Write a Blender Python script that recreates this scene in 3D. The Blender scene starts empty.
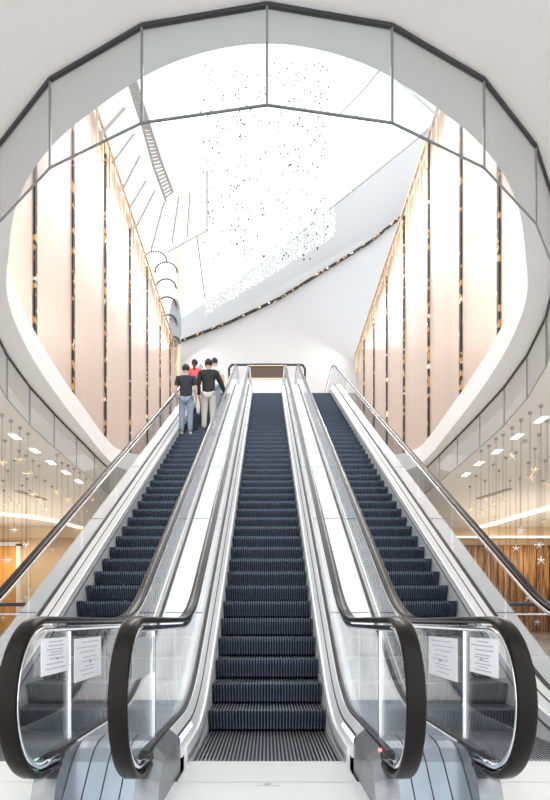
import bpy, bmesh, math, random
from mathutils import Vector, Matrix
random.seed(7)
S = bpy.context.scene
COL = S.collection

# ------------------------------------------------------------------ camera, sky, lights, exposure
F = 575.0; CX = 267.0; CY = 620.0; EYE = 0.95
cam_data = bpy.data.cameras.new('camera'); cam = bpy.data.objects.new('camera', cam_data); COL.objects.link(cam)
cam.location = (0, 0, EYE); cam.rotation_euler = (math.radians(90), 0, 0)
cam_data.sensor_fit = 'HORIZONTAL'; cam_data.sensor_width = 36; cam_data.lens = F / 550 * 36
cam_data.shift_x = (275 - CX) / 550; cam_data.shift_y = (CY - 400) / 550
cam_data.clip_end = 400; cam_data.clip_start = 0.05
S.camera = cam

w = bpy.data.worlds.new('sky'); S.world = w; w.use_nodes = True
wb = w.node_tree.nodes['Background']; wb.inputs[0].default_value = (0.95, 0.975, 1.0, 1); wb.inputs[1].default_value = 2.15
S.view_settings.view_transform = 'Standard'; S.view_settings.look = 'None'; S.view_settings.gamma = 1
S.view_settings.use_curve_mapping = False
S.view_settings.exposure = 0.0
S.cycles.transparent_max_bounces = 40
S.cycles.max_bounces = 10

def area(name, loc, rot, size, power, col=(1, 1, 1), sy=None):
    l = bpy.data.lights.new(name, 'AREA'); l.energy = power; l.color = col; l.size = size
    if sy: l.shape = 'RECTANGLE'; l.size_y = sy
    o = bpy.data.objects.new(name, l); COL.objects.link(o); o.location = loc; o.rotation_euler = rot
    return o
WARM = (1.0, 0.78, 0.55)
for sx in (-1, 1):      # warm cove light washing the deep part of the ground-floor ceiling
    area('cove_light', (sx * 17, 37, 5.2), (math.radians(180), 0, 0), 8, 260, (1, .86, .70), 10)
    area('shop_light', (sx * 18, 43.2, 6.0), (math.radians(35), 0, 0), 9, 260, WARM, 1.5)
    area('downlight_glow', (sx * 10.5, 24, 7.9), (0, 0, 0), 3, 520, (1, 0.91, 0.82), 14)
    area('wall_top_fill', (sx * 6.3, 31, 24.4), (0, math.radians(sx * 35), 0), 0.4, 1350, (1, 0.985, 0.97), 37)   # added fill along each champagne wall's top, standing in for daylight

def at(x, y, Y):
    return Vector(((x - CX) * Y / F, Y, EYE + (CY - y) * Y / F))

# ------------------------------------------------------------------ materials
def mat(name, col, rough=0.5, metal=0.0, emit=None, estr=0, coat=0, noise=None, bump=None, spec=None):
    m = bpy.data.materials.new(name); m.use_nodes = True
    nt = m.node_tree; b = nt.nodes['Principled BSDF']
    b.inputs['Base Color'].default_value = (*col, 1); b.inputs['Roughness'].default_value = rough
    b.inputs['Metallic'].default_value = metal
    if coat: b.inputs['Coat Weight'].default_value = coat
    if spec is not None: b.inputs['Specular IOR Level'].default_value = spec
    if emit: b.inputs['Emission Color'].default_value = (*emit, 1); b.inputs['Emission Strength'].default_value = estr
    tc = nt.nodes.new('ShaderNodeTexCoord')
    if noise:
        scale, amt = noise[0], noise[1]
        mp = nt.nodes.new('ShaderNodeMapping'); mp.inputs['Scale'].default_value = noise[2] if len(noise) > 2 else (1, 1, 1)
        n = nt.nodes.new('ShaderNodeTexNoise'); n.inputs['Scale'].default_value = scale; n.inputs['Detail'].default_value = 5
        r = nt.nodes.new('ShaderNodeMix'); r.data_type = 'RGBA'
        r.inputs[6].default_value = (*[max(0, c * (1 - amt)) for c in col], 1); r.inputs[7].default_value = (*[min(1, c * (1 + amt)) for c in col], 1)
        nt.links.new(tc.outputs['Object'], mp.inputs[0]); nt.links.new(mp.outputs[0], n.inputs['Vector'])
        nt.links.new(n.outputs['Fac'], r.inputs[0]); nt.links.new(r.outputs[2], b.inputs['Base Color'])
    if bump:
        n2 = nt.nodes.new('ShaderNodeTexNoise'); n2.inputs['Scale'].default_value = bump[0]
        bp = nt.nodes.new('ShaderNodeBump'); bp.inputs['Strength'].default_value = bump[1]; bp.inputs['Distance'].default_value = 0.01
        nt.links.new(tc.outputs['Object'], n2.inputs['Vector']); nt.links.new(n2.outputs['Fac'], bp.inputs['Height']); nt.links.new(bp.outputs[0], b.inputs['Normal'])
    return m

def glass_mat(name, tint, refl=0.5, base=0.04):
    m = bpy.data.materials.new(name); m.use_nodes = True; nt = m.node_tree; nt.nodes.clear()
    out = nt.nodes.new('ShaderNodeOutputMaterial'); mx = nt.nodes.new('ShaderNodeMixShader')
    t = nt.nodes.new('ShaderNodeBsdfTransparent'); t.inputs[0].default_value = (*tint, 1)
    g = nt.nodes.new('ShaderNodeBsdfGlossy'); g.inputs['Roughness'].default_value = 0.02
    lw = nt.nodes.new('ShaderNodeLayerWeight'); lw.inputs[0].default_value = 0.25
    ml = nt.nodes.new('ShaderNodeMath'); ml.operation = 'MULTIPLY_ADD'; ml.inputs[1].default_value = refl; ml.inputs[2].default_value = base
    nt.links.new(lw.outputs['Fresnel'], ml.inputs[0]); nt.links.new(ml.outputs[0], mx.inputs[0])
    nt.links.new(t.outputs[0], mx.inputs[1]); nt.links.new(g.outputs[0], mx.inputs[2]); nt.links.new(mx.outputs[0], out.inputs[0])
    return m

def seam_mat():
    m = mat('gold_flecked_black', (0.02, 0.015, 0.01), 0.45, 0.2); nt = m.node_tree; b = nt.nodes['Principled BSDF']
    tc = nt.nodes.new('ShaderNodeTexCoord'); v = nt.nodes.new('ShaderNodeTexVoronoi'); v.inputs['Scale'].default_value = 5.5
    cr = nt.nodes.new('ShaderNodeValToRGB'); cr.color_ramp.interpolation = 'CONSTANT'
    e = cr.color_ramp.elements; e[0].color = (0.012, 0.009, 0.006, 1); e[1].position = 0.72; e[1].color = (0.55, 0.33, 0.12, 1)
    e2 = e.new(0.86); e2.color = (0.9, 0.82, 0.65, 1)
    nt.links.new(tc.outputs['Object'], v.inputs['Vector']); nt.links.new(v.outputs['Color'], cr.inputs[0]); nt.links.new(cr.outputs[0], b.inputs['Base Color'])
    return m

def wood_mat():
    m = mat('slatted_walnut', (0.3, 0.14, 0.05), 0.4); nt = m.node_tree; b = nt.nodes['Principled BSDF']
    tc = nt.nodes.new('ShaderNodeTexCoord'); mp = nt.nodes.new('ShaderNodeMapping'); mp.inputs['Scale'].default_value = (2.2, 2.2, 0.12)
    n = nt.nodes.new('ShaderNodeTexNoise'); n.inputs['Scale'].default_value = 2.5; n.inputs['Detail'].default_value = 6; n.inputs['Distortion'].default_value = 1.5
    cr = nt.nodes.new('ShaderNodeValToRGB'); e = cr.color_ramp.elements
    e[0].position = 0.35; e[0].color = (0.05, 0.018, 0.006, 1); e[1].position = 0.65; e[1].color = (0.55, 0.30, 0.11, 1)
    nt.links.new(tc.outputs['Object'], mp.inputs[0]); nt.links.new(mp.outputs[0], n.inputs['Vector']); nt.links.new(n.outputs['Fac'], cr.inputs[0]); nt.links.new(cr.outputs[0], b.inputs['Base Color'])
    return m

M = dict(
    steel=mat('brushed_steel', (0.72, 0.73, 0.74), 0.26, 1.0, noise=(6, 0.08, (1, 20, 1))),
    steel_white=mat('satin_white_steel', (0.93, 0.935, 0.94), 0.35, 0.35, noise=(3, 0.03)),
    steel_blue=mat('blue_grey_steel', (0.40, 0.46, 0.53), 0.3, 0.75, noise=(5, 0.15)),
    steel_grey=mat('grey_steel', (0.27, 0.28, 0.29), 0.35, 0.7, noise=(14, 0.3)),
    chrome=mat('polished_chrome', (0.85, 0.86, 0.88), 0.08, 1.0),
    handrail=mat('black_rubber', (0.009, 0.007, 0.006), 0.25, 0.0, spec=0.16),
    rubber=mat('dark_gasket', (0.03, 0.03, 0.032), 0.5),
    step_ridge=mat('step_cleat', (0.10, 0.13, 0.18), 0.22, 0.85),
    step_groove=mat('step_groove', (0.006, 0.008, 0.012), 0.5, 0.2),
    tread_lit=mat('lit_cleat', (0.55, 0.57, 0.6), 0.3, 0.8),  # step cleats coloured brighter on the tread tops, painting in the light there
    brush=mat('brush_strip', (0.28, 0.29, 0.3), 0.5, 0.6),
    plate=mat('pale_floor_plate', (0.82, 0.82, 0.81), 0.35, 0.0, noise=(2, 0.04, (1, 12, 1))),
    floor=mat('white_polished_tile', (0.80, 0.79, 0.77), 0.15, noise=(1.5, 0.04)),
    ceil=mat('painted_ceiling', (0.80, 0.79, 0.77), 0.7, noise=(0.4, 0.02)),
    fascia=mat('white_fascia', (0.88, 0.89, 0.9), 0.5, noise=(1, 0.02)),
    champagne=mat('champagne_panel', (0.72, 0.57, 0.47), 0.3, 0.8, noise=(0.35, 0.12, (1, 1.5, 0.15))),
    endwall=mat('pale_plaster', (0.47, 0.47, 0.475), 0.8, noise=(0.3, 0.03)),
    seam=seam_mat(), gold=mat('gold_leaf', (0.80, 0.62, 0.42), 0.3, 0.7, noise=(2, 0.3)),
    mullion=mat('pale_mullion', (0.50, 0.50, 0.49), 0.5, 0.3, noise=(3, 0.1)),
    truss=mat('grey_lattice', (0.42, 0.42, 0.41), 0.5, 0.2, noise=(3, 0.1)),
    dark_rail=mat('dark_bronze_rail', (0.06, 0.05, 0.045), 0.3, 0.7, noise=(9, 0.3)),
    shop_wall=mat('warm_stone', (0.72, 0.56, 0.38), 0.6, noise=(0.5, 0.15)),
    wood=wood_mat(), amber=mat('amber_door', (0.75, 0.38, 0.1), 0.4, noise=(1.2, 0.4, (3, 1, 0.2))),
    brown=mat('dark_brown_board', (0.10, 0.055, 0.035), 0.4, noise=(4, 0.2)),
    paper=mat('white_paper', (0.92, 0.93, 0.95), 0.7, noise=(3, 0.02)), ink=mat('grey_ink', (0.50, 0.54, 0.62), 0.7),
    logo=mat('etched_grey', (0.42, 0.42, 0.42), 0.5),
    crystal=mat('clear_crystal', (0.75, 0.76, 0.78), 0.1, 0.6),
    lamp=mat('lamp_diffuser', (1, 1, 1), 0.5, emit=(1, 0.97, 0.92), estr=3),
    pale_strip=mat('blue_white_strip', (.8, .88, 1), .4, emit=(.8, .9, 1), estr=.75),
    cove=mat('warm_cove_glow', (1, 0.9, 0.75), 0.5, emit=(1, 0.88, 0.68), estr=2.2),
    green=mat('green_indicator', (0.1, 0.9, 0.5), 0.3, emit=(0.2, 1, 0.6), estr=2.5),
    red=mat('red_indicator', (0.9, 0.1, 0.15), 0.3, emit=(1, 0.15, 0.2), estr=2.5),
    glass=glass_mat('clear_glass', (0.985, 0.993, 0.995), 0.4, 0.03),
    barrier=glass_mat('grey_tinted_glass', (0.985, 0.992, 1.0), 0.3, 0.10),
    sky_glass=glass_mat('skylight_glass', (0.99, 0.99, 0.99), 0.1, 0.0),
    skin=mat('skin', (0.62, 0.40, 0.30), 0.55), hair=mat('black_hair', (0.015, 0.012, 0.012), 0.5),
    tee=mat('charcoal_tee', (0.025, 0.028, 0.038), 0.8), olive=mat('dark_olive_shirt', (0.022, 0.024, 0.018), 0.8),
    jeans=mat('washed_blue_denim', (0.27, 0.32, 0.40), 0.8, noise=(8, 0.3)), khaki=mat('beige_cotton', (0.62, 0.57, 0.52), 0.8),
    red_cloth=mat('coral_red_cloth', (0.75, 0.12, 0.12), 0.8), white_cloth=mat('off_white_cloth', (0.75, 0.74, 0.72), 0.8),
    shoe=mat('dark_shoe', (0.05, 0.05, 0.055), 0.5), shoe_light=mat('pale_shoe', (0.6, 0.6, 0.62), 0.5),
)

# ------------------------------------------------------------------ helpers
def link(o, parent=None):
    COL.objects.link(o)
    if parent is not None: o.parent = parent
    return o
def obj(name, bm, material, parent=None, smooth=False):
    me = bpy.data.meshes.new(name); bmesh.ops.recalc_face_normals(bm, faces=bm.faces[:]); bm.to_mesh(me); bm.free()
    for m in (material if isinstance(material, (list, tuple)) else [material]): me.materials.append(m)
    if smooth:
        for p in me.polygons: p.use_smooth = True
    return link(bpy.data.objects.new(name, me), parent)
def tag(o, label, cat, group=None, kind=None):
    o['label'] = label; o['category'] = cat
    if group: o['group'] = group
    if kind: o['kind'] = kind
    return o
def thing(name, label, cat, loc=(0, 0, 0), group=None):
    o = bpy.data.objects.new(name, None); o.location = loc; COL.objects.link(o); o.empty_display_size = 0.1
    return tag(o, label, cat, group)
def struct(name, bm, m, smooth=False):
    o = obj(name, bm, m, None, smooth); o['kind'] = 'structure'; return o
def dup(root, label, loc=None):
    r = root.copy(); COL.objects.link(r); r['label'] = label
    if loc is not None: r.location = loc
    def rec(src, dst):
        for ch in list(src.children):
            c = ch.copy(); COL.objects.link(c); c.parent = dst; rec(ch, c)
    rec(root, r); return r
def box(bm, c, s, rot=None, mi=0):
    g = bmesh.ops.create_cube(bm, size=1.0); vs = g['verts']
    mx = Matrix.Translation(Vector(c)) @ (rot.to_4x4() if rot else Matrix.Identity(4)) @ Matrix.Diagonal((*s, 1))
    bmesh.ops.transform(bm, matrix=mx, verts=vs)
    if mi:
        for f in {f for v in vs for f in v.link_faces}: f.material_index = mi
    return vs
def bar(bm, a, b, t, t2=None):
    a = Vector(a); b = Vector(b); d = b - a; L = d.length
    if L < 1e-6: return
    q = d.to_track_quat('Z', 'Y').to_matrix()
    box(bm, (a + b) / 2, (t, t2 or t, L), q)
def cyl(bm, a, b, r, seg=12, r2=None):
    a = Vector(a); b = Vector(b); d = b - a
    g = bmesh.ops.create_cone(bm, cap_ends=True, segments=seg, radius1=r, radius2=r if r2 is None else r2, depth=d.length)
    bmesh.ops.transform(bm, matrix=Matrix.Translation((a + b) / 2) @ d.to_track_quat('Z', 'Y').to_matrix().to_4x4(), verts=g['verts'])
def loft(bm, rings, closed=True, caps=True, mis=None, top=None):
    vr = [[bm.verts.new(p) for p in r] for r in rings]
    n = len(rings[0])
    for ri, (a, b) in enumerate(zip(vr, vr[1:])):
        for i in range(n if closed else n - 1):
            j = (i + 1) % n
            f = bm.faces.new((a[i], a[j], b[j], b[i]))
            if mis: f.material_index = 2 if (top is not None and ri >= top and mis[i] == 0) else mis[i]
    if caps and closed:
        bm.faces.new(vr[0]); bm.faces.new(vr[-1][::-1])
    return vr
def prism(bm, poly, d):
    d = Vector(d); a = [Vector(p) for p in poly]; loft(bm, [a, [p + d for p in a]])

# ------------------------------------------------------------------ incline of the escalators
T30 = math.tan(math.radians(30)); TOPZ = 9.0
Y0, Y1 = 4.1, 5.1; YT = 4.6 + TOPZ / T30; Y2, Y3 = YT - 0.5, YT + 0.5
def nose(y):
    if y <= Y0: return 0.0
    if y < Y1: return T30 * (y - Y0) ** 2 / 2
    if y <= Y2: return T30 * (y - 4.6)
    if y < Y3: return TOPZ - T30 * (Y3 - y) ** 2 / 2
    return TOPZ
def ylist(a, b, extra=()):
    ys = {a, b}
    for k in range(9):
        for lo, hi in ((Y0, Y1), (Y2, Y3)): ys.add(lo + (hi - lo) * k / 8)
    for e in extra: ys.add(e)
    return sorted(y for y in ys if a <= y <= b)
ENDY = 22.4          # centre of the upper newel

# ------------------------------------------------------------------ structure
hole = [(0, 7.18), (1.2, 7.42), (2.33, 8.04), (3.4, 8.85), (4.27, 9.86), (5.02, 11.19), (5.85, 13.0), (6.4, 15.5), (6.75, 18.7), (6.95, 22), (7.1, 25), (6.9, 27.3), (5, 28.4), (0, 28.8)]
def catmull(pts, n=6):
    out = []
    P = [Vector((-pts[1][0], pts[1][1]))] + [Vector(p) for p in pts] + [Vector((-pts[-2][0], pts[-2][1]))]
    for i in range(1, len(P) - 2):
        for k in range(n):
            t = k / n; a, b, c, d = P[i - 1], P[i], P[i + 1], P[i + 2]
            out.append(0.5 * ((2 * b) + (c - a) * t + (2 * a - 5 * b + 4 * c - d) * t * t + (3 * b - 3 * c + d - a) * t ** 3))
    out.append(P[-2]); return out
hr = catmull(hole)
loop = [(p.x, p.y) for p in hr] + [(-p.x, p.y) for p in hr[-2:0:-1]]
CEIL = EYE + 7.2; CLX, CLY0, CLY1 = 30.0, 1.2, 46.0
def rect_pt(p):      # the ray from the void's middle through p, out to the slab's outer rectangle
    c = Vector((0, 16)); d = Vector(p) - c; t = 1e9
    if abs(d.x) > 1e-9: t = min(t, CLX / abs(d.x))
    if d.y > 1e-9: t = min(t, (CLY1 - c.y) / d.y)
    if d.y < -1e-9: t = min(t, (c.y - CLY0) / -d.y)
    return c + d * t
bm = bmesh.new()
inn = [Vector((x, y, CEIL)) for x, y in loop]; out = [Vector((*rect_pt(p), CEIL)) for p in loop]
up = [Vector((p.x, p.y, 9.0)) for p in inn]; outu = [Vector((p.x, p.y, 9.0)) for p in out]
rings = [out, inn, up, outu]
vr = [[bm.verts.new(p) for p in r] for r in rings]; n = len(loop)
for k, (a, b) in enumerate(zip(vr, vr[1:] + vr[:1])):
    for i in range(n):
        f = bm.faces.new((a[i], a[(i + 1) % n], b[(i + 1) % n], b[i])); f.material_index = 1 if k in (1, 2) else 0
struct('ceiling', bm, [M['ceil'], M['fascia']])

bm = bmesh.new(); box(bm, (0, 20, -0.6), (60, 60, 0.9)); struct('floor', bm, M['floor'])
bm = bmesh.new(); box(bm, (0, 25.0, 8.45), (6.6, 7.2, 1.08)); struct('floor_landing', bm, M['fascia'])

XS = 7.8; WT = EYE + XS / 0.34
seams = [11.5, 15.2, 19.3, 23.1, 27.7, 32.7, 37.4, 41.9, 46.2, 50.0]
tn = 0
for side, sx in (('left', -1), ('right', 1)):
    bm = bmesh.new(); box(bm, (sx * (XS + 0.25), 30.75, (9.0 + WT) / 2), (0.5, 38.5, WT - 9.0)); struct('wall_' + side, bm, M['champagne'])
    for y in seams[1:-1]:
        tn += 1; bm = bmesh.new(); box(bm, (sx * (XS - 0.03), y, (9.02 + WT) / 2), (0.06, 0.12 + 0.003 * y, WT - 9.04)); struct('trim_%d' % tn, bm, M['seam'])
    # fringe of slim gold fins along the wall top
    t = thing('gold_fringe', 'fringe of slim gold fins along the top edge of the %s champagne wall' % side, 'wall trim', (sx * (XS - 0.15), 31, WT), 'gold wall fringes')
    bm = bmesh.new(); box(bm, (0, 0, 0), (0.12, 38, 0.12)); obj('top_rail', bm, M['gold'], t)
    y = -18.5
    while y < 18.6:
        L = random.uniform(0.7, 2.4); bm = bmesh.new(); box(bm, (0, y, -L / 2), (0.08, 0.11, L)); obj('fin', bm, M['gold'], t)
        y += random.uniform(0.5, 1.5)

# pale walls closing the upper hall behind the landing, sloping tops
def wallpoly(name, pts, Y, m, th=0.4):
    bm = bmesh.new(); prism(bm, [at(x, y, Y) for x, y in pts], (0, th, 0)); return struct(name, bm, m)
wallpoly('wall_end', [(160, 349), (183, 340), (405, 216), (432, 150), (432, 525), (160, 525)], 50.3, M['endwall'])
PN = Vector((1.125, 0.652, -0.292)); PD = 27.2
def onP(x, y):
    r = Vector(((x - CX) / F, 1, (CY - y) / F)); Y = PD / PN.dot(r); return at(x, y, Y)
bm = bmesh.new()
a = [at(178, 345, 53), at(178, 320, 53), at(205, 303, 53), at(287, 243, 53), at(345, 196, 53), at(440, 121, 53), at(470, 100, 53), at(470, 400, 53), at(178, 400, 53)]
prism(bm, a, (0, 0.4, 0)); struct('wall_back', bm, M['endwall'])

# ground floor: far shop front
bm = bmesh.new(); box(bm, (0, 46.3, 3.7), (60, 0.4, 8.9)); struct('wall_back_ground', bm, M['shop_wall'])
bm = bmesh.new(); box(bm, (0, 44.6, 7.72), (60, 0.6, 0.85)); struct('trim_30', bm, M['shop_wall'])
bm = bmesh.new(); box(bm, (17, 44.2, 7.32), (26, 0.12, 0.12)); struct('trim_31', bm, M['cove'])
for k, sx in enumerate((-1, 1)):
    bm = bmesh.new(); box(bm, (sx * 30, 23, 3.7), (0.4, 46, 8.9)); struct('wall_ground_' + ('left', 'right')[k], bm, M['shop_wall'])
# wood-slatted shop front on the right, amber doorway on the left
t = thing('slatted_screen', 'dark walnut slatted screen behind the right escalator, warmly lit', 'wall screen', (21.5, 45.9, 0))
for k in range(22):
    bm = bmesh.new(); box(bm, (-5.5 + k * 0.52, 0, 3.45), (0.46, 0.16 + 0.05 * (k % 2), 6.9)); obj('slat', bm, M['wood'], t)
bm = bmesh.new(); box(bm, (-6.1, -0.1, 3.4), (0.35, 0.5, 6.8)); obj('edge_post', bm, M['fascia'], t)
t = thing('shop_doorway', 'tall amber shop doorway in a white frame at the far left', 'doorway', (-21.2, 45.9, 0))
bm = bmesh.new()
for x in (-2.6, 1.4): box(bm, (x, 0, 3.5), (0.3, 0.4, 7.0))
box(bm, (-0.6, 0, 7.0), (4.3, 0.4, 0.3)); obj('door_frame', bm, M['fascia'], t)
bm = bmesh.new(); box(bm, (-0.6, 0.1, 3.4), (3.7, 0.1, 6.8)); obj('door_panel', bm, M['amber'], t)
for sx, pts, lab in ((-1, [(0, 514), (31, 517), (55, 521), (77, 527), (95, 530)], 'left'), (1, [(553, 506), (550, 508), (520, 516), (490, 525), (470, 529)], 'right')):
    bm = bmesh.new()
    P = []
    for x, y in pts:
        Y = 7.12 * F / (CY - y); P.append(at(x, y, Y))
    for a, b in zip(P, P[1:]): bar(bm, a, b, 0.35, 0.14)
    tag(obj('cove_strip', bm, M['cove']), 'glowing curved cove strip in the beige ceiling on the %s' % lab, 'ceiling light', 'ceiling cove strips')

# skylight framing
def mull(name, segs, t, label, m='mullion', cat='skylight frame'):
    bm = bmesh.new()
    for a, b in segs: bar(bm, a, b, t)
    return tag(obj(name, bm, M[m]), label, cat)
def P2(l): return [(onP(*p), onP(*q)) for p, q in l]
root = thing('skylight_frame', 'thin pale mullion grid of the slanted glazed roof on the right', 'skylight', (0, 0, 0))
segs = P2([((322, 145), (353, 193)), ((353, 112), (392, 158)), ((292, 168), (320, 221)), ((363, 90), (300, 155)), ((383, 66), (363, 90)), ((300, 155), (268, 190)),
           ((345, 55), (363, 84)), ((318, 92), (331, 120)), ((268, 190), (287, 243)), ((382, 66), (440, 118)), ((395, 50), (382, 66)), ((287, 243), (440, 120)),
           ((210, 305), (287, 243)), ((288, 110), (300, 140))])
for a, b in segs: bm = bmesh.new(); bar(bm, a, b, 0.13); obj('mullion', bm, M['mullion'], root)
bm = bmesh.new(); q = [onP(440, 121), onP(395, 50), onP(300, 155), onP(250, 210), onP(287, 243)]; prism(bm, q, (0, 0.03, 0)); obj('glass', bm, M['sky_glass'], root)
# left fan of mullions on the slope above the left wall
def onQ(x, y):
    rx, rz = (x - CX) / F, (CY - y) / F; s = 0.5; Y = (XS / 0.34 + s * XS) / (rz - s * rx); return at(x, y, Y)
Ql = lambda l: [(onQ(*p), onQ(*q)) for p, q in l]
root = thing('skylight_frame', 'fan of thin pale mullions left of the lattice beam above the left wall', 'skylight', (0, 0, 0))
for a, b in Ql([((127, 105), (100, 135)), ((134, 133), (112, 163)), ((140, 155), (122, 190)), ((146, 180), (130, 207)), ((155, 190), (136, 227)), ((164, 202), (151, 250)), ((179, 195), (172, 243)),
                ((190, 192), (187, 237)), ((207, 170), (207, 230)), ((207, 230), (167, 252)), ((197, 237), (205, 299)), ((92, 95), (92, 135))]): bm = bmesh.new(); bar(bm, a, b, 0.11); obj('mullion', bm, M['mullion'], root)
# lattice beam
root = thing('lattice_beam', 'grey lattice truss beam descending through the skylight at upper left', 'beam', (0, 0, 0))
ax = [onQ(*p) for p in ((125, 70), (134, 100), (143, 128), (153, 165), (166, 201))]; bx = [onQ(*p) for p in ((131, 66), (141, 98), (150, 126), (161, 160), (173, 192))]
bm = bmesh.new()
for l in (ax, bx):
    for a, b in zip(l, l[1:]): bar(bm, a, b, 0.12)
obj('chord', bm, M['truss'], root)
bm = bmesh.new()
for k in range(len(ax) - 1):
    for j in range(10):
        bar(bm, ax[k].lerp(ax[k + 1], j / 10), bx[k].lerp(bx[k + 1], (j + 0.9) / 10), 0.09)
obj('lacing', bm, M['truss'], root)
# dark sequinned edge of the sloping end wall
bm = bmesh.new()
pts = [(181, 341), (230, 322), (280, 298), (330, 267), (370, 242), (402, 216)]
for a, b in zip(pts, pts[1:]): bar(bm, at(*a, 50.1), at(*b, 50.1), 0.2, 0.16)
struct('trim_40', bm, M['seam'])
# column and ring ornament at the far left corner
bm = bmesh.new(); bar(bm, at(178.5, 247, 47.5), at(178.5, 525, 47.5), 0.22); tag(obj('corner_column', bm, M['shop_wall']), 'slim pale gold column standing at the end of the left wall', 'column', kind='structure')
root = thing('ring_ornament', 'stack of dark beaded arcs beside the slim column at far left', 'ornament', (0, 0, 0))
for (cx, cy, r) in ((166, 272, 11), (166, 288, 10), (167, 305, 9), (168, 322, 8), (173, 343, 7), (155, 262, 12)):
    bm = bmesh.new(); n = 16
    for k in range(n):
        a = math.pi * (k / (n - 1)); p = at(cx + r * math.cos(a), cy - r * 0.9 * math.sin(a), 47)
        bmesh.ops.create_icosphere(bm, subdivisions=1, radius=0.095, matrix=Matrix.Translation(p))
    obj('beaded_arc', bm, M['dark_rail'], root)
bm = bmesh.new(); n = 24
prism(bm, [at(175 + 6 * math.cos(2 * math.pi * k / n), 322 + 24 * math.sin(2 * math.pi * k / n), 47.3) for k in range(n)], (0, 0.2, 0))
obj('mirror_disc', bm, M['steel_grey'], root)

# hanging glass barrier round the void
gl = [(0, 6.7), (1.51, 6.94), (2.88, 7.63), (4.07, 8.7), (5.1, 10.1), (5.95, 11.8), (6.6, 13.6), (7.05, 15.6), (7.3, 17.7), (7.4, 20), (7.45, 22.5), (7.5, 25), (7.5, 27.5)]
full = [(-x, y) for x, y in gl[:0:-1]] + gl
root = thing('glass_barrier', 'faceted glass barrier hanging from the ceiling around the oval opening', 'glass barrier', (0, 0, 0))
ZT, ZB = CEIL - 0.005, EYE + 6.0
for a, b in zip(full, full[1:]):
    A = Vector((*a, 0)); B = Vector((*b, 0)); d = (B - A).normalized(); nn = Vector((-d.y, d.x, 0)) * 0.006
    bm = bmesh.new(); prism(bm, [A + d * .02 + nn + Vector((0, 0, ZB)), B - d * .02 + nn + Vector((0, 0, ZB)), B - d * .02 + nn + Vector((0, 0, ZT - .05)), A + d * .02 + nn + Vector((0, 0, ZT - .05))], nn * -2)
    obj('glass_panel', bm, M['barrier'], root)
    bm = bmesh.new(); bar(bm, A + Vector((0, 0, ZT - .03)), B + Vector((0, 0, ZT - .03)), 0.045); obj('top_channel', bm, M['rubber'], root)
    bm = bmesh.new(); bar(bm, A + Vector((0, 0, ZB)), B + Vector((0, 0, ZB)), 0.022); obj('bottom_edge', bm, M['steel_grey'], root)
for p in full[1:-1]:
    bm = bmesh.new(); bar(bm, (*p, ZB), (*p, ZT), 0.028); obj('joint_post', bm, M['steel_grey'], root)

# ceiling margin inside the barrier, coloured whiter to stand in for daylight spill
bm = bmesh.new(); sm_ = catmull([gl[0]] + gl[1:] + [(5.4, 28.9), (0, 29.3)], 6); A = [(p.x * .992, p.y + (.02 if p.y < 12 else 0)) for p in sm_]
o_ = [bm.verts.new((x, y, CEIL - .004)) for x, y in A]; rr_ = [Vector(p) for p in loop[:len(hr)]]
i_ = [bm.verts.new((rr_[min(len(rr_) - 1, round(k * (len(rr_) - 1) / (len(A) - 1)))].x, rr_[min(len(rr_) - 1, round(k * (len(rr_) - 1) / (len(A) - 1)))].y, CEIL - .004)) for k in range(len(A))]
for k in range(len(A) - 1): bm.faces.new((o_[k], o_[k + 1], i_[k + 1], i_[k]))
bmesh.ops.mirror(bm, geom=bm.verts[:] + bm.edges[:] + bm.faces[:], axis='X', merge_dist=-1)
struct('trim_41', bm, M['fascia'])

# ------------------------------------------------------------------ escalator
def handrail_path(r_off=0.0):
    P = []
    r = 0.365 - r_off; zc = 0.585
    P.append((2.92, zc - r))
    for k in range(25):
        a = -math.pi / 2 - math.pi * k / 24
        P.append((2.75 + r * math.cos(a), zc + r * math.sin(a)))
    for y in ylist(2.95, ENDY - 0.05): P.append((y, nose(y) + 0.95 - r_off * (1 if y < Y0 or y > Y3 else 1.0)))
    for k in range(25):
        a = math.pi / 2 - math.pi * k / 24
        P.append((ENDY + r * math.cos(a), TOPZ + zc + r * math.sin(a)))
    P.append((ENDY - 0.17, TOPZ + zc - r))
    return P
def sweep(path, prof):
    rings = []
    for i, (y, z) in enumerate(path):
        a = path[max(i - 1, 0)]; b = path[min(i + 1, len(path) - 1)]
        d = Vector((b[0] - a[0], b[1] - a[1])).normalized(); nrm = Vector((-d.y, d.x))
        rings.append([(x, y + nrm.x * h, z + nrm.y * h) for x, h in prof])
    return rings
HP = handrail_path()
def rail_prof(w, t):
    pr = []
    for k in range(12):
        a = 2 * math.pi * k / 12; c, s = math.cos(a), math.sin(a)
        pr.append((w / 2 * (abs(c) ** 0.5) * (1 if c >= 0 else -1), t / 2 * (abs(s) ** 0.7) * (1 if s >= 0 else -1)))
    return pr
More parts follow.
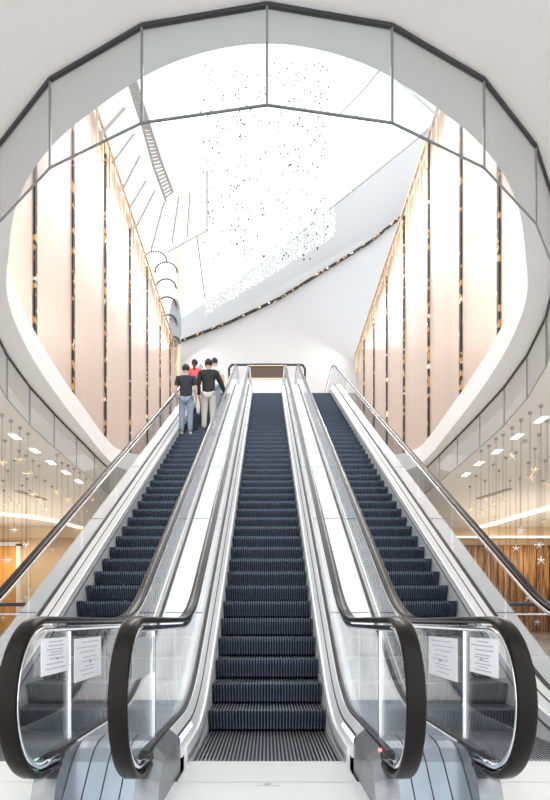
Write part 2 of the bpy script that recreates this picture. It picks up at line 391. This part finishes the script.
def step_mesh():
    bm = bmesh.new(); path = [(0.07, -0.215), (0.045, -0.17), (0.022, -0.10), (0.006, -0.045), (0.0, -0.012), (0.012, 0.0), (0.37, 0.0)]
    nr = [(-1, .1), (-.98, .2), (-.98, .2), (-1, .1), (-.8, .5), (0, 1), (0, 1)]
    n = 37; pitch = 0.99 / n; xs = []; mi = []
    for k in range(n):
        x = -0.495 + k * pitch
        xs += [(x, 0), (x + pitch * .5, 0), (x + pitch * .54, 1), (x + pitch * .96, 1)]; mi += [1, 1, 0, 1]
    rings = [[(x, y + nr[i][0] * h * .012, z + nr[i][1] * h * .012 - (0.012 if i > 4 else 0)) for x, h in xs] for i, (y, z) in enumerate(path)]
    loft(bm, rings, closed=False, mis=mi, top=5)
    # underside closing the wedge
    box(bm, (0, 0.22, -0.06), (0.97, 0.28, 0.05), mi=1)
    me = bpy.data.meshes.new('step'); bm.to_mesh(me); bm.free(); me.materials.append(M['step_ridge']); me.materials.append(M['step_groove']); me.materials.append(M['tread_lit'])
    return me

def build_escalator(label):
    root = thing('escalator', label, 'escalator', (0, 0, 0), 'escalators up through the oval opening')
    me = step_mesh(); pitch = 0.2 / T30
    y = 3.86
    while y < 20.9:
        z = nose(y) if y > 4.7 else -0.002
        o = bpy.data.objects.new('step', me); o.location = (0, y, z); link(o, root); y += pitch
    for yy, zz, s in ((3.83, 0, 1), (21.15, TOPZ, -1)):       # comb plates with teeth
        bm = bmesh.new(); box(bm, (0, yy - s * .27, zz + .004), (1.04, .5, .02)); cp = obj('comb_plate', bm, M['plate'], root)
        bm = bmesh.new()
        for k in range(37): box(bm, (-0.485 + k * .02676, yy + s * .0, zz + .006), (.009, .07, .012))
        obj('comb_teeth', bm, M['steel'], cp)
    bm = bmesh.new(); box(bm, (0, 3.08, 0.0), (1.08, .5, .028)); pl = obj('landing_plate', bm, M['plate'], root)
    bm = bmesh.new(); box(bm, (0, 21.7, TOPZ + .005), (1.04, .58, .02)); obj('landing_plate', bm, M['plate'], root)
    for s in (-1, 1):
        x = s * 0.62
        bm = bmesh.new(); loft(bm, sweep(HP, [(x + a, h) for a, h in rail_prof(0.084, 0.036)])); obj('handrail', bm, M['handrail'], root, True)
        bm = bmesh.new(); loft(bm, sweep(handrail_path(0.042), [(x - .028, -.014), (x + .028, -.014), (x + .034, .014), (x - .034, .014)])); obj('handrail_track', bm, M['chrome'], root, True)
        # glass panels
        cuts = [3.15, 3.9, 5.6] + [5.6 + 1.62 * k for k in range(1, 9)] + [20.4, ENDY - .1]
        poly = [(2.9, .27)] + [(y_, z_) for y_, z_ in handrail_path(0.06)[1:26]] + [(2.95, .89), (3.142, .89), (3.142, .27)]
        bm = bmesh.new(); prism(bm, [(x - .006, a, b) for a, b in poly if b >= .25 or True], (.012, 0, 0)); obj('newel_glass', bm, M['glass'], root)
        for a, b in zip(cuts, cuts[1:]):
            ys = ylist(a + .008, b - .008)
            bm = bmesh.new(); loft(bm, [[(x - .006, q, nose(q) + .27), (x + .006, q, nose(q) + .27), (x + .006, q, nose(q) + .89), (x - .006, q, nose(q) + .89)] for q in ys])
            obj('glass_panel', bm, M['glass'], root)
        poly = [(ENDY - .08, TOPZ + .27), (ENDY - .08, TOPZ + .89)] + [(y_, z_) for y_, z_ in handrail_path(0.06)[-26:-1]]
        bm = bmesh.new(); prism(bm, [(x - .006, a, b) for a, b in poly], (.012, 0, 0)); obj('newel_glass', bm, M['glass'], root)
        bm = bmesh.new(); box(bm, (x, 3.15, .58), (.016, .016, .62)); obj('glass_joint', bm, M['chrome'], root)
        def strip(name, prof, m, a=2.92, b=ENDY + .1, dz=0):
            bm = bmesh.new(); loft(bm, [[(s * px_, q, nose(q) + pz) for px_, pz in prof] for q in ylist(a, b)]); return obj(name, bm, m, root)
        strip('base_gasket', [(.602, .25), (.638, .25), (.638, .292), (.602, .292)], M['rubber'], 2.9)
        strip('inner_deck', [(.524, .10), (.60, .10), (.60, .28), (.592, .28), (.524, .17)], M['steel'] if False else M['steel_white'], 3.55)
        strip('outer_deck', [(.64, .1), (.655, .1), (.655, .277), (.64, .28)], M['steel_white'], 3.2)
        strip('skirt_panel', [(.504, -.26), (.523, -.26), (.523, .15), (.504, .15)], M['steel_white'], 3.62, 21.2)
        strip('skirt_brush', [(.496, .05), (.504, .045), (.504, .085), (.496, .08)], M['brush'], 3.66, 21.2)
        strip('deck_edge_line', [(.556, .214), (.562, .222), (.560, .232), (.553, .224)], M['rubber'], 3.6)
        # plinth nose with a sensor window, dark inlet box round the rail's return
        bm = bmesh.new(); rg = []
        for q, zt in ((2.80, .02), (2.86, .16), (2.95, .24), (3.1, .272), (3.55, .278)): rg.append([(s * .535, q, -.05), (s * .655, q, -.05), (s * .655, q, zt), (s * .60, q, zt), (s * .535, q, zt - (.02 if q < 3 else .06))])
        loft(bm, rg); obj('plinth', bm, M['steel_grey'], root)
        bm = bmesh.new(); box(bm, (x, 2.93, .235), (.066, .11, .09)); bmesh.ops.bevel(bm, geom=bm.edges[:], offset=.01, segments=2, affect='EDGES'); obj('rail_inlet', bm, M['rubber'], root)
        bm = bmesh.new(); rg = []
        for q in (3.62, 3.72, 3.84, 3.98): rg.append([(s * .516, q, .10), (s * .524, q, .10), (s * .524, q, .135), (s * .516, q, .135)])
        loft(bm, [[(s * .535, q, nose(q) + .186), (s * .552, q, nose(q) + .211), (s * .550, q, nose(q) + .216), (s * .533, q, nose(q) + .191)] for q in ylist(3.55, 4.15)])
        obj('deck_strip', bm, M['pale_strip'], root)  # blue-white emissive strip along the inner deck
        # truss side
        bm = bmesh.new(); loft(bm, [[(s * .628, q, max(-.14, nose(q) - .95)), (s * .653, q, max(-.14, nose(q) - .95)), (s * .653, q, nose(q) + .1), (s * .628, q, nose(q) + .1)] for q in ylist(3.2, 21.3, [6.1, 6.4])]); obj('truss_side', bm, M['steel'], root)
    bm = bmesh.new(); loft(bm, [[(-.627, q, max(-.145, nose(q) - .95)), (.627, q, max(-.145, nose(q) - .95)), (.627, q, max(-.12, nose(q) - .9)), (-.627, q, max(-.12, nose(q) - .9))] for q in ylist(5.2, 21.3, [6.1, 6.4])])
    obj('truss_soffit', bm, M['steel'], root)
    return root
esc = build_escalator('central escalator, the middle of three, with nobody on it')
escL = dup(esc, 'left escalator carrying the group of people', (-1.70, 0, 0))
escR = dup(esc, 'empty right escalator beside the walnut screen', (1.70, 0, 0))
# indicator lights
def disc(name, c, nrm, r, m, parent):
    bm = bmesh.new(); n_ = Vector(nrm).normalized(); cyl(bm, Vector(c) - n_ * .004, Vector(c) + n_ * .004, r, 16); return obj(name, bm, m, parent)
disc('sensor_light', (.618, 2.803, .06), (0, -1, .3), .012, M['red'], esc)
disc('direction_light', (.60, 3.02, .266), (0, -.3, 1), .016, M['red'], esc)
disc('direction_light', (.615, 3.0, .262), (0, -.3, 1), .02, M['green'], escL)
disc('direction_light', (.52, 2.96, .225), (0, -.3, 1), .02, M['green'], escL)

# decks between and beside the escalators
def deck(x0, x1, label, ridge=True):
    t = thing('deck_cover', label, 'escalator deck', (0, 0, 0), 'steel deck covers')
    bm = bmesh.new(); rg = []
    prof = [(2.90, .012), (2.94, .05), (3.0, .11), (3.08, .19), (3.16, .245), (3.24, .27), (3.35, .278)]
    wd = 0
    for q, z in prof: rg.append([(x0 - wd, q, -.14), (x1 + wd, q, -.14), (x1 + wd, q, z), (x0 - wd, q, z)])
    o = loft(bm, rg); obj('deck_nose', bm, M['steel_blue'], t)
    bm = bmesh.new(); loft(bm, [[(x0, q, max(-.14, nose(q) - .9)), (x1, q, max(-.14, nose(q) - .9)), (x1, q, nose(q) + .274), (x0, q, nose(q) + .274)] for q in ylist(3.35, 22.3, [6.1, 6.4])]); obj('deck_plate', bm, M['steel_white'], t)
    bm = bmesh.new(); loft(bm, [[(x0, q, nose(q) + .272), (x1, q, nose(q) + .272), (x1, q, nose(q) + .279), (x0, q, nose(q) + .279)] for q in ylist(3.34, 4.5)]); obj('deck_tread', bm, M['steel_blue'], t)
    nlin = 3 if x1 - x0 > .25 else 0
    for k in range(nlin):
        xx = x0 + (x1 - x0) * (k + 1) / (nlin + 1)
        bm = bmesh.new()
        rg = [[(xx - .003, q, z - .004), (xx + .003, q, z - .004), (xx + .003, q, z + .004), (xx - .003, q, z + .004)] for q, z in prof]
        loft(bm, rg); obj('joint_line', bm, M['rubber'], t)
    bm = bmesh.new()
    for q in [5.9 + 2.4 * k for k in range(6)]: box(bm, ((x0 + x1) / 2, q, nose(q) + .274), (x1 - x0, .012, .012), Matrix.Rotation(math.radians(30), 3, 'X'))
    obj('cross_joint', bm, M['steel_grey'], t)
    return t
deck(.658, 1.042, 'steel deck cover between the central and right escalators')
deck(-1.042, -.658, 'steel deck cover between the central and left escalators')
deck(2.358, 2.54, 'narrow steel deck cover on the outer side of the right escalator')
deck(-2.54, -2.358, 'narrow steel deck cover on the outer side of the left escalator')

# emblem etched in the central landing plate
bm = bmesh.new(); ez = .0155
def etch(px0, py0, px1, py1, t=.004):
    a = Vector(((px0 - CX) * 3.29 / F, 3.34 - (py0 - 779) * .0175, ez)); b = Vector(((px1 - CX) * 3.29 / F, 3.34 - (py1 - 779) * .0175, ez)); bar(bm, a, b, t, .001)
for a in ((263.5, 782, 267, 784.5), (267, 784.5, 271, 782), (264, 784.5, 267.3, 782.2), (267.3, 782.2, 270, 784.3), (265, 781.5, 269, 781.5)): etch(*a)
obj('etched_emblem', bm, M['logo'], esc)
cu = bpy.data.curves.new('lettering', 'FONT'); cu.body = 'eCLIOW'; cu.size = .036; cu.align_x = 'CENTER'; cu.extrude = .0006
tx = bpy.data.objects.new('etched_lettering', cu); cu.materials.append(M['logo']); tx.location = (.008, 3.235, ez - .001); link(tx)
me = bpy.data.meshes.new_from_object(tx.evaluated_get(bpy.context.evaluated_depsgraph_get())); loc_ = tx.location.copy(); bpy.data.objects.remove(tx)
tx = link(bpy.data.objects.new('etched_lettering', me), esc); tx.location = loc_

# notices taped on the newel glass
def notice(name, X, ya, yb, z0, z1, label, dense, sgn):
    t = thing(name, label, 'notice', (X, (ya + yb) / 2, z0), 'paper notices on the newel glass')
    W = yb - ya; H = z1 - z0
    bm = bmesh.new(); box(bm, (0, 0, H / 2), (.003, W, H)); obj('sheet', bm, M['paper'], t)
    rnd = random.Random(len(label)); bm = bmesh.new(); k = 0; z = H * .9
    while z > H * .08:
        L = W * rnd.uniform(.35, .8); box(bm, (sgn * .0022, rnd.uniform(-.06, .06) * W, z), (.001, L, H * (.018 if not dense else .03))); z -= H * rnd.uniform(.07, .14)
    box(bm, (sgn * .0022, .05 * W, H * .42), (.001, W * .09, H * .07)); obj('printed_lines', bm, M['ink'], t)
notice('paper_notice', -1.069, 2.72, 3.10, .68, .86, 'bluish printed notice on the left newel glass, nearest the handrail curve', True, 1)
notice('paper_notice', -1.069, 3.19, 3.70, .60, .845, 'plain white notice on the left newel glass, right of the glass joint', False, 1)
notice('paper_notice', -.631, 2.70, 3.10, .66, .86, 'pale notice behind the central escalator\'s left handrail curve', True, -1)
notice('paper_notice', 1.069, 3.23, 3.80, .60, .845, 'plain white notice on the right newel glass, left of the glass joint', False, -1)
notice('paper_notice', 1.069, 2.66, 3.03, .68, .86, 'densely printed bluish notice on the right newel glass, nearest the handrail curve', True, -1)

# guard at the top landing: brown board between posts
t = thing('landing_guard', 'brown board guard with a rounded rail at the head of the central escalator', 'guard', (0, 22.95, TOPZ))
bm = bmesh.new(); P = [Vector(p) for p in ((-1.5, 0, 1.5), (-1.52, 0, 1.98), (-1.42, 0, 2.13), (0, 0, 2.15), (1.42, 0, 2.13), (1.52, 0, 1.98), (1.5, 0, 1.5))]
for a, b in zip(P, P[1:]): cyl(bm, a, b, .045)
obj('top_rail', bm, M['dark_rail'], t)
bm = bmesh.new(); box(bm, (0, .02, 1.84), (1.5, .05, .46)); obj('board', bm, M['brown'], t)
for z in (1.585, 2.095):
    bm = bmesh.new(); box(bm, (0, 0, z), (1.56, .07, .03)); obj('gold_edge', bm, M['gold'], t)
bm = bmesh.new(); box(bm, (0, .02, .79), (2.9, .03, 1.56)); obj('lower_panel', bm, M['fascia'], t)
for s in (-1, 1):
    for x in (1.45, .8): 
        bm = bmesh.new(); cyl(bm, (s * x, .03, 0), (s * x, .03, 2.1), .03); obj('post', bm, M['chrome'], t)

# low guard rails on the ground floor
def lowrail(sx, label):
    t = thing('low_guard_rail', label, 'railing', (sx * 5.2, 10, 0), 'low guard rails on the ground floor')
    bm = bmesh.new(); cyl(bm, (-1.3, 0, 1.22), (1.3, 0, 1.22), .035); obj('top_rail', bm, M['dark_rail'], t)
    bm = bmesh.new(); cyl(bm, (-1.3, 0, 1.05), (1.3, 0, 1.05), .014); obj('lower_rail', bm, M['chrome'], t)
    for x in (-1.25, 0, 1.25): bm = bmesh.new(); cyl(bm, (x, 0, -.15), (x, 0, 1.2), .02); obj('post', bm, M['chrome'], t)
lowrail(-1, 'dark-topped low guard rail beyond the left escalator'); lowrail(1, 'dark-topped low guard rail beyond the right escalator')

# ------------------------------------------------------------------ ceiling fittings and hanging ornaments
def ceil_pt(x, y, drop=0.02):
    Y = (7.2 - drop) * F / (CY - y); return at(x, y, Y)
L0 = None
for side, lst in (('left', [(15, 436), (35, 450), (51, 462), (66, 472), (79, 481)]), ('right', [(541, 419), (517, 436), (497, 451), (479, 463), (466, 474)])):
    for k, (x, y) in enumerate(lst):
        p = ceil_pt(x, y); lab = ['nearest', 'second nearest', 'third', 'fourth', 'farthest'][k] + ' white downlight in the ceiling on the %s' % side
        if L0 is None:
            L0 = thing('ceiling_light', lab, 'ceiling light', p, 'white slot downlights')
            bm = bmesh.new(); box(bm, (0, 0, 0), (.34, .7, .05)); obj('frame', bm, M['fascia'], L0); bm = bmesh.new(); box(bm, (0, 0, -.03), (.26, .6, .02)); obj('diffuser', bm, M['lamp'], L0)
        else: dup(L0, lab, p)
    a, b = ((17, 491), (45, 500)) if side == 'left' else ((478, 499), (510, 489))
    bm = bmesh.new(); A, B = ceil_pt(*a, .03), ceil_pt(*b, .03); bar(bm, A, B, .3, .06)
    tag(obj('slot_vent', bm, M['truss']), 'dark slot air vent in the beige ceiling on the %s' % side, 'air vent', 'ceiling slot vents')

right = [(541, 405, 560), (530, 412, 478), (521, 419, 530), (512, 427, 456), (503, 434, 500), (496, 438, 520), (489, 445, 548), (481, 450, 512), (539, 434, 545), (506, 457, 562), (493, 464, 505), (476, 475, 520), (547, 420, 485), (525, 440, 443),
         (535, 448, 470), (516, 452, 548), (499, 470, 555), (485, 480, 500), (528, 462, 598), (537, 470, 622), (545, 460, 520), (510, 480, 568), (470, 486, 510), (520, 478, 532), (543, 480, 600)]
left = [(2, 414, 463), (11, 420, 500), (20, 427, 460), (28, 433, 474), (57, 454, 492), (19, 450, 505), (26, 455, 545), (33, 460, 495), (39, 465, 500), (62, 462, 515), (68, 465, 500), (74, 468, 512), (80, 472, 500), (86, 478, 512), (5, 440, 505), (8, 470, 560),
        (14, 460, 530), (45, 480, 510), (52, 486, 550), (22, 485, 582), (30, 490, 590), (27, 478, 598), (3, 480, 618), (92, 484, 500), (36, 476, 520), (4, 490, 560)]
def ornament(gold):
    m = M['gold'] if gold else M['fascia']
    t = thing('hanging_ornament', 'x', 'hanging ornament', (0, 0, 0))
    bm = bmesh.new(); cyl(bm, (0, 0, -.08), (0, 0, 0), .07); obj('ceiling_cap', bm, M['truss'], t)
    bm = bmesh.new()
    for k in range(6):
        a = math.pi * k / 3; cyl(bm, (0, 0, 0), (.2 * math.cos(a), .1 * math.sin(a * 2), .2 * math.sin(a)), .022, 6, .008)
    bmesh.ops.create_icosphere(bm, subdivisions=1, radius=.05); s = obj('star', bm, m, t)
    bm = bmesh.new()
    for sx in (-1, 1): cyl(bm, (0, 0, 0), (sx * .18, 0, .03), .02, 6, .008); bmesh.ops.create_icosphere(bm, subdivisions=1, radius=.03, matrix=Matrix.Translation((sx * .18, 0, .03)))
    obj('arm', bm, m, s)
    bm = bmesh.new(); box(bm, (0, 0, -.5), (.012, .012, 1)); obj('rod', bm, M['dark_rail'], t)
    return t
protos = {True: ornament(True), False: ornament(False)}; used = set()
for side, lst in (('left', left), ('right', right)):
    for k, (x, y, yb) in enumerate(lst):
        gold = yb < 525; p = ceil_pt(x, y, 0.0); zb = EYE + (CY - yb) * p.y / F; L = p.z - zb
        lab = '%s star ornament on a thin rod from the ceiling, %s of the escalators' % ('small gold' if gold else 'small white low-hung', side)
        if gold in used: o = dup(protos[gold], lab, p)
        else: o = protos[gold]; o['label'] = lab; o.location = p; used.add(gold)
        o['group'] = '%s star ornaments on the %s' % ('gold' if gold else 'white', side)
        for ch in o.children:
            if ch.name.startswith('rod'): ch.scale = (1, 1, L)
            if ch.name.startswith('star'): ch.location = (0, 0, -L); ch.rotation_euler = (0, 0, random.uniform(-.6, .6)); ch.scale = (.85,) * 3

# crystal chandelier, a cloud of drops on fine wires under the skylight
root = thing('crystal_chandelier', 'huge cloud of tiny clear crystal drops hanging under the skylight', 'chandelier', (0, 0, 0))
bm = bmesh.new(); rnd = random.Random(3)
def drop(x, y, Y, r):
    p = at(x, y, Y); v = [bm.verts.new(p + Vector(d) * r) for d in ((1, 0, 0), (0, 1, 0), (-1, 0, 0), (0, -1, 0), (0, 0, 1.7), (0, 0, -1.3))]
    for i in range(4):
        bm.faces.new((v[i], v[(i + 1) % 4], v[4])); bm.faces.new((v[(i + 1) % 4], v[i], v[5]))
for k in range(2400):
    u = rnd.random(); x = 205 + 130 * u; yc = 318 - 0.62 * (x - 205); y = yc - abs(rnd.gauss(0, 28)) - 2
    if y < 60: continue
    drop(x, y, rnd.uniform(43, 48), rnd.uniform(.03, .075))
o = obj('crystal_drops', bm, M['crystal'], root); o['kind'] = 'stuff'; bm = bmesh.new()
for k in range(420):
    x = rnd.choice((212, 236, 262, 285, 300, 318, 243)) + rnd.gauss(0, 5); y = rnd.uniform(60, 260); drop(x, y, rnd.uniform(41, 48), rnd.uniform(.045, .085))
o = obj('smoky_drops', bm, M['dark_rail'], root); o['kind'] = 'stuff'
bm = bmesh.new()
for x in (212, 236, 243, 262, 285, 300, 318):
    p = at(x, 40, 45); bar(bm, p, (p.x, p.y, at(x, 250, 45).z), .012)
obj('wire', bm, M['mullion'], root)

# ------------------------------------------------------------------ people
def skin_mesh(name, verts, edges, rad, material, parent, root_i=0):
    me = bpy.data.meshes.new(name); me.from_pydata(verts, edges, []); o = bpy.data.objects.new(name, me); COL.objects.link(o)
    o.modifiers.new('skin', 'SKIN'); o.modifiers.new('sub', 'SUBSURF').levels = 2
    sv = me.skin_vertices[0].data
    for i, r in enumerate(rad): sv[i].radius = r if isinstance(r, tuple) else (r, r); sv[i].use_root = (i == root_i)
    dg = bpy.context.evaluated_depsgraph_get(); new = bpy.data.meshes.new_from_object(o.evaluated_get(dg))
    bpy.data.objects.remove(o); new.materials.clear(); new.materials.append(material)
    for p in new.polygons: p.use_smooth = True
    return link(bpy.data.objects.new(name, new), parent)
def person(loc, H, label, shirt, legs, shoes, arms, rotz=0, sleeve='short', stance=.09, female=False, hairlen=0):
    k = H / 1.72
    t = thing('person', label, 'person', loc, 'people riding the left escalator'); t.rotation_euler.z = rotz; t.scale = (k, k, k)
    V, E, R, I = [], [], [], {}
    def v(n, p, r, par=None):
        I[n] = len(V); V.append(p); R.append(r)
        if par: E.append((I[par], I[n]))
    sw = .165 if female else .19
    v('pelvis', (0, 0, .93), (.135, .10)); v('waist', (0, 0, 1.06), (.125, .09), 'pelvis'); v('chest', (0, 0, 1.26), (.155, .105), 'waist'); v('upper', (0, 0, 1.38), (.13, .085), 'chest')
    v('neck', (0, .0, 1.47), .052, 'upper'); v('jaw', (0, .015, 1.55), .068, 'neck'); v('head', (0, .015, 1.63), (.078, .092), 'jaw'); v('crown', (0, .0, 1.69), .055, 'head'); v('nose', (0, .118, 1.60), .012, 'head')
    for s, n in ((-1, 'l'), (1, 'r')):
        v('ear' + n, (s * .088, .0, 1.60), .014, 'head')
        v('hip' + n, (s * stance, 0, .86), .088, 'pelvis'); v('knee' + n, (s * (stance + .01), .015, .48), .058, 'hip' + n); v('calf' + n, (s * (stance + .012), -.01, .34), .056, 'knee' + n)
        v('ank' + n, (s * (stance + .015), -.02, .09), .038, 'calf' + n); v('toe' + n, (s * (stance + .03), .13, .035), .032, 'ank' + n)
        v('sh' + n, (s * sw, 0, 1.385), .058, 'upper'); el, wr = arms[n]
        v('el' + n, el, .04, 'sh' + n); v('wr' + n, wr, .027, 'el' + n)
        d = (Vector(wr) - Vector(el)).normalized(); pm = Vector(wr) + d * .06; v('palm' + n, tuple(pm), (.03, .02), 'wr' + n)
        side = Vector((0, 1, 0)) if abs(d.y) < .6 else Vector((1, 0, 0))
        inn = Vector((-s * .3, 0, -.4))
        for f, (o_, L) in enumerate(((-.027, .065), (-.009, .075), (.009, .078), (.027, .06))):
            b = pm + side * o_ + d * .035; v('f%d%s' % (f, n), tuple(b), .0085, 'palm' + n); v('g%d%s' % (f, n), tuple(b + d * L * .55 + inn * .01), .008, 'f%d%s' % (f, n)); v('h%d%s' % (f, n), tuple(b + d * L * .9 + inn * .04), .007, 'g%d%s' % (f, n))
        b = Vector(wr) + d * .03 + side * .035; v('t' + n, tuple(b), .010, 'palm' + n); v('u' + n, tuple(b + side * .02 + d * .04), .008, 't' + n)
    body = skin_mesh('body', V, E, R, M['skin'], t)
    # shirt
    def sub(names, add, name, m, rootn):
        idx = {n: i for i, n in enumerate(names)}; vv = [V[I[n]] for n in names]
        ee = [(idx[a], idx[b]) for a in names for b in names if (I[a], I[b]) in set(E)]
        rr = [tuple(c + add for c in (R[I[n]] if isinstance(R[I[n]], tuple) else (R[I[n]],) * 2)) for n in names]
        return vv, ee, rr, idx
    vv, ee, rr, idx = sub(['pelvis', 'waist', 'chest', 'upper', 'shl', 'shr', 'ell', 'elr'] + (['wrl', 'wrr'] if sleeve == 'long' else []), .022, 'shirt', shirt, 'waist')
    if sleeve == 'short':
        for n in ('l', 'r'): i = idx['el' + n]; vv[i] = tuple(Vector(V[I['sh' + n]]).lerp(Vector(V[I['el' + n]]), .75)); rr[i] = (.064, .064)
    vv[idx['pelvis']] = (0, 0, .865); rr[idx['pelvis']] = (.175, .135); rr[idx['waist']] = (.165, .125); rr[idx['chest']] = (.185, .14)
    idx['collar'] = len(vv); vv.append((0, -.005, 1.455)); rr.append((.075, .07)); ee.append((idx['upper'], idx['collar']))
    for n in ('l', 'r'): rr[idx['sh' + n]] = (.085, .085); vv[idx['sh' + n]] = tuple(Vector(vv[idx['sh' + n]]) + Vector((0, 0, .012)))
    skin_mesh('shirt', vv, ee, rr, shirt, t, idx['waist'])
    vv, ee, rr, idx = sub(['pelvis', 'hipl', 'hipr', 'kneel', 'kneer', 'calfl', 'calfr', 'ankl', 'ankr'], .017, 'trousers', legs, 'pelvis')
    for n in ('l', 'r'): rr[idx['ank' + n]] = (.055, .06); vv[idx['ank' + n]] = tuple(Vector(vv[idx['ank' + n]]) + Vector((0, 0, -.01))); rr[idx['knee' + n]] = (.08, .08); rr[idx['calf' + n]] = (.072, .072); rr[idx['hip' + n]] = (.108, .108)
    skin_mesh('trousers', vv, ee, rr, legs, t, idx['pelvis'])
    for s, n in ((-1, 'l'), (1, 'r')):
        a = Vector(V[I['ank' + n]]); skin_mesh('shoe', [(a.x, a.y - .03, .05), (a.x, a.y + .06, .048), (a.x + s * .01, a.y + .17, .04)], [(0, 1), (1, 2)], [(.045, .048), (.045, .045), (.04, .036)], shoes, t)
    bm = bmesh.new(); bmesh.ops.create_uvsphere(bm, u_segments=20, v_segments=14, radius=1, matrix=Matrix.Translation((0, -.012, 1.645)) @ Matrix.Diagonal((.092, .112, .105, 1)))
    bmesh.ops.delete(bm, geom=[q for q in bm.verts if (q.co.y > .03 and q.co.z < 1.66) or q.co.z < (1.53 if female else 1.565)], context='VERTS')
    for q in bm.verts: q.co += q.co.normalized() * 0 + Vector((math.sin(q.co.x * 90) * .003, 0, math.cos(q.co.y * 80) * .003))
    h = obj('hair', bm, M['hair'], t, True); sm = h.modifiers.new('solid', 'SOLIDIFY'); sm.thickness = .012
    if hairlen:
        bm = bmesh.new(); cyl(bm, (0, -.11, 1.66), (0, -.13, 1.66 - hairlen), .04, 10, .018); bmesh.ops.create_uvsphere(bm, u_segments=10, v_segments=8, radius=.045, matrix=Matrix.Translation((0, -.115, 1.66))); obj('ponytail', bm, M['hair'], t, True)
    for s in (-1, 1):
        bm = bmesh.new(); bmesh.ops.create_uvsphere(bm, u_segments=8, v_segments=6, radius=.012, matrix=Matrix.Translation((s * .032, .096, 1.625))); obj('eye', bm, M['hair'], t)
    return t
def step_at(Y):
    i = round((Y - 3.86) / (0.2 / T30)); y = 3.86 + i * 0.2 / T30; return y + .16, nose(y) + 0.012 - .006
DOWN = {'l': ((-.25, -.02, 1.12), (-.24, .06, .90)), 'r': ((.25, -.02, 1.12), (.24, .06, .90))}
y, z = step_at(14.3); person((-2.03, y, z), 1.75, 'person in charcoal t-shirt and faded blue jeans standing lowest on the left', M['tee'], M['jeans'], M['shoe_light'], DOWN)
y, z = step_at(14.7); person((-1.50, y, z), 1.84, 'person in dark olive shirt and beige trousers with a hand on the handrail', M['olive'], M['khaki'], M['shoe'],
    {'l': DOWN['l'], 'r': ((.31, .10, 1.16), (.385, .24, .985))}, sleeve='long')
y, z = step_at(16.2); person((-2.07, y, z), 1.62, 'person with a ponytail in a coral red top standing ahead of the jeans wearer', M['red_cloth'], M['white_cloth'], M['shoe'], DOWN, female=True, hairlen=.28)
y, z = step_at(16.2); person((-1.50, y, z), 1.66, 'dark-haired person in an off-white top mostly hidden ahead of the olive shirt', M['white_cloth'], M['jeans'], M['shoe'], DOWN)
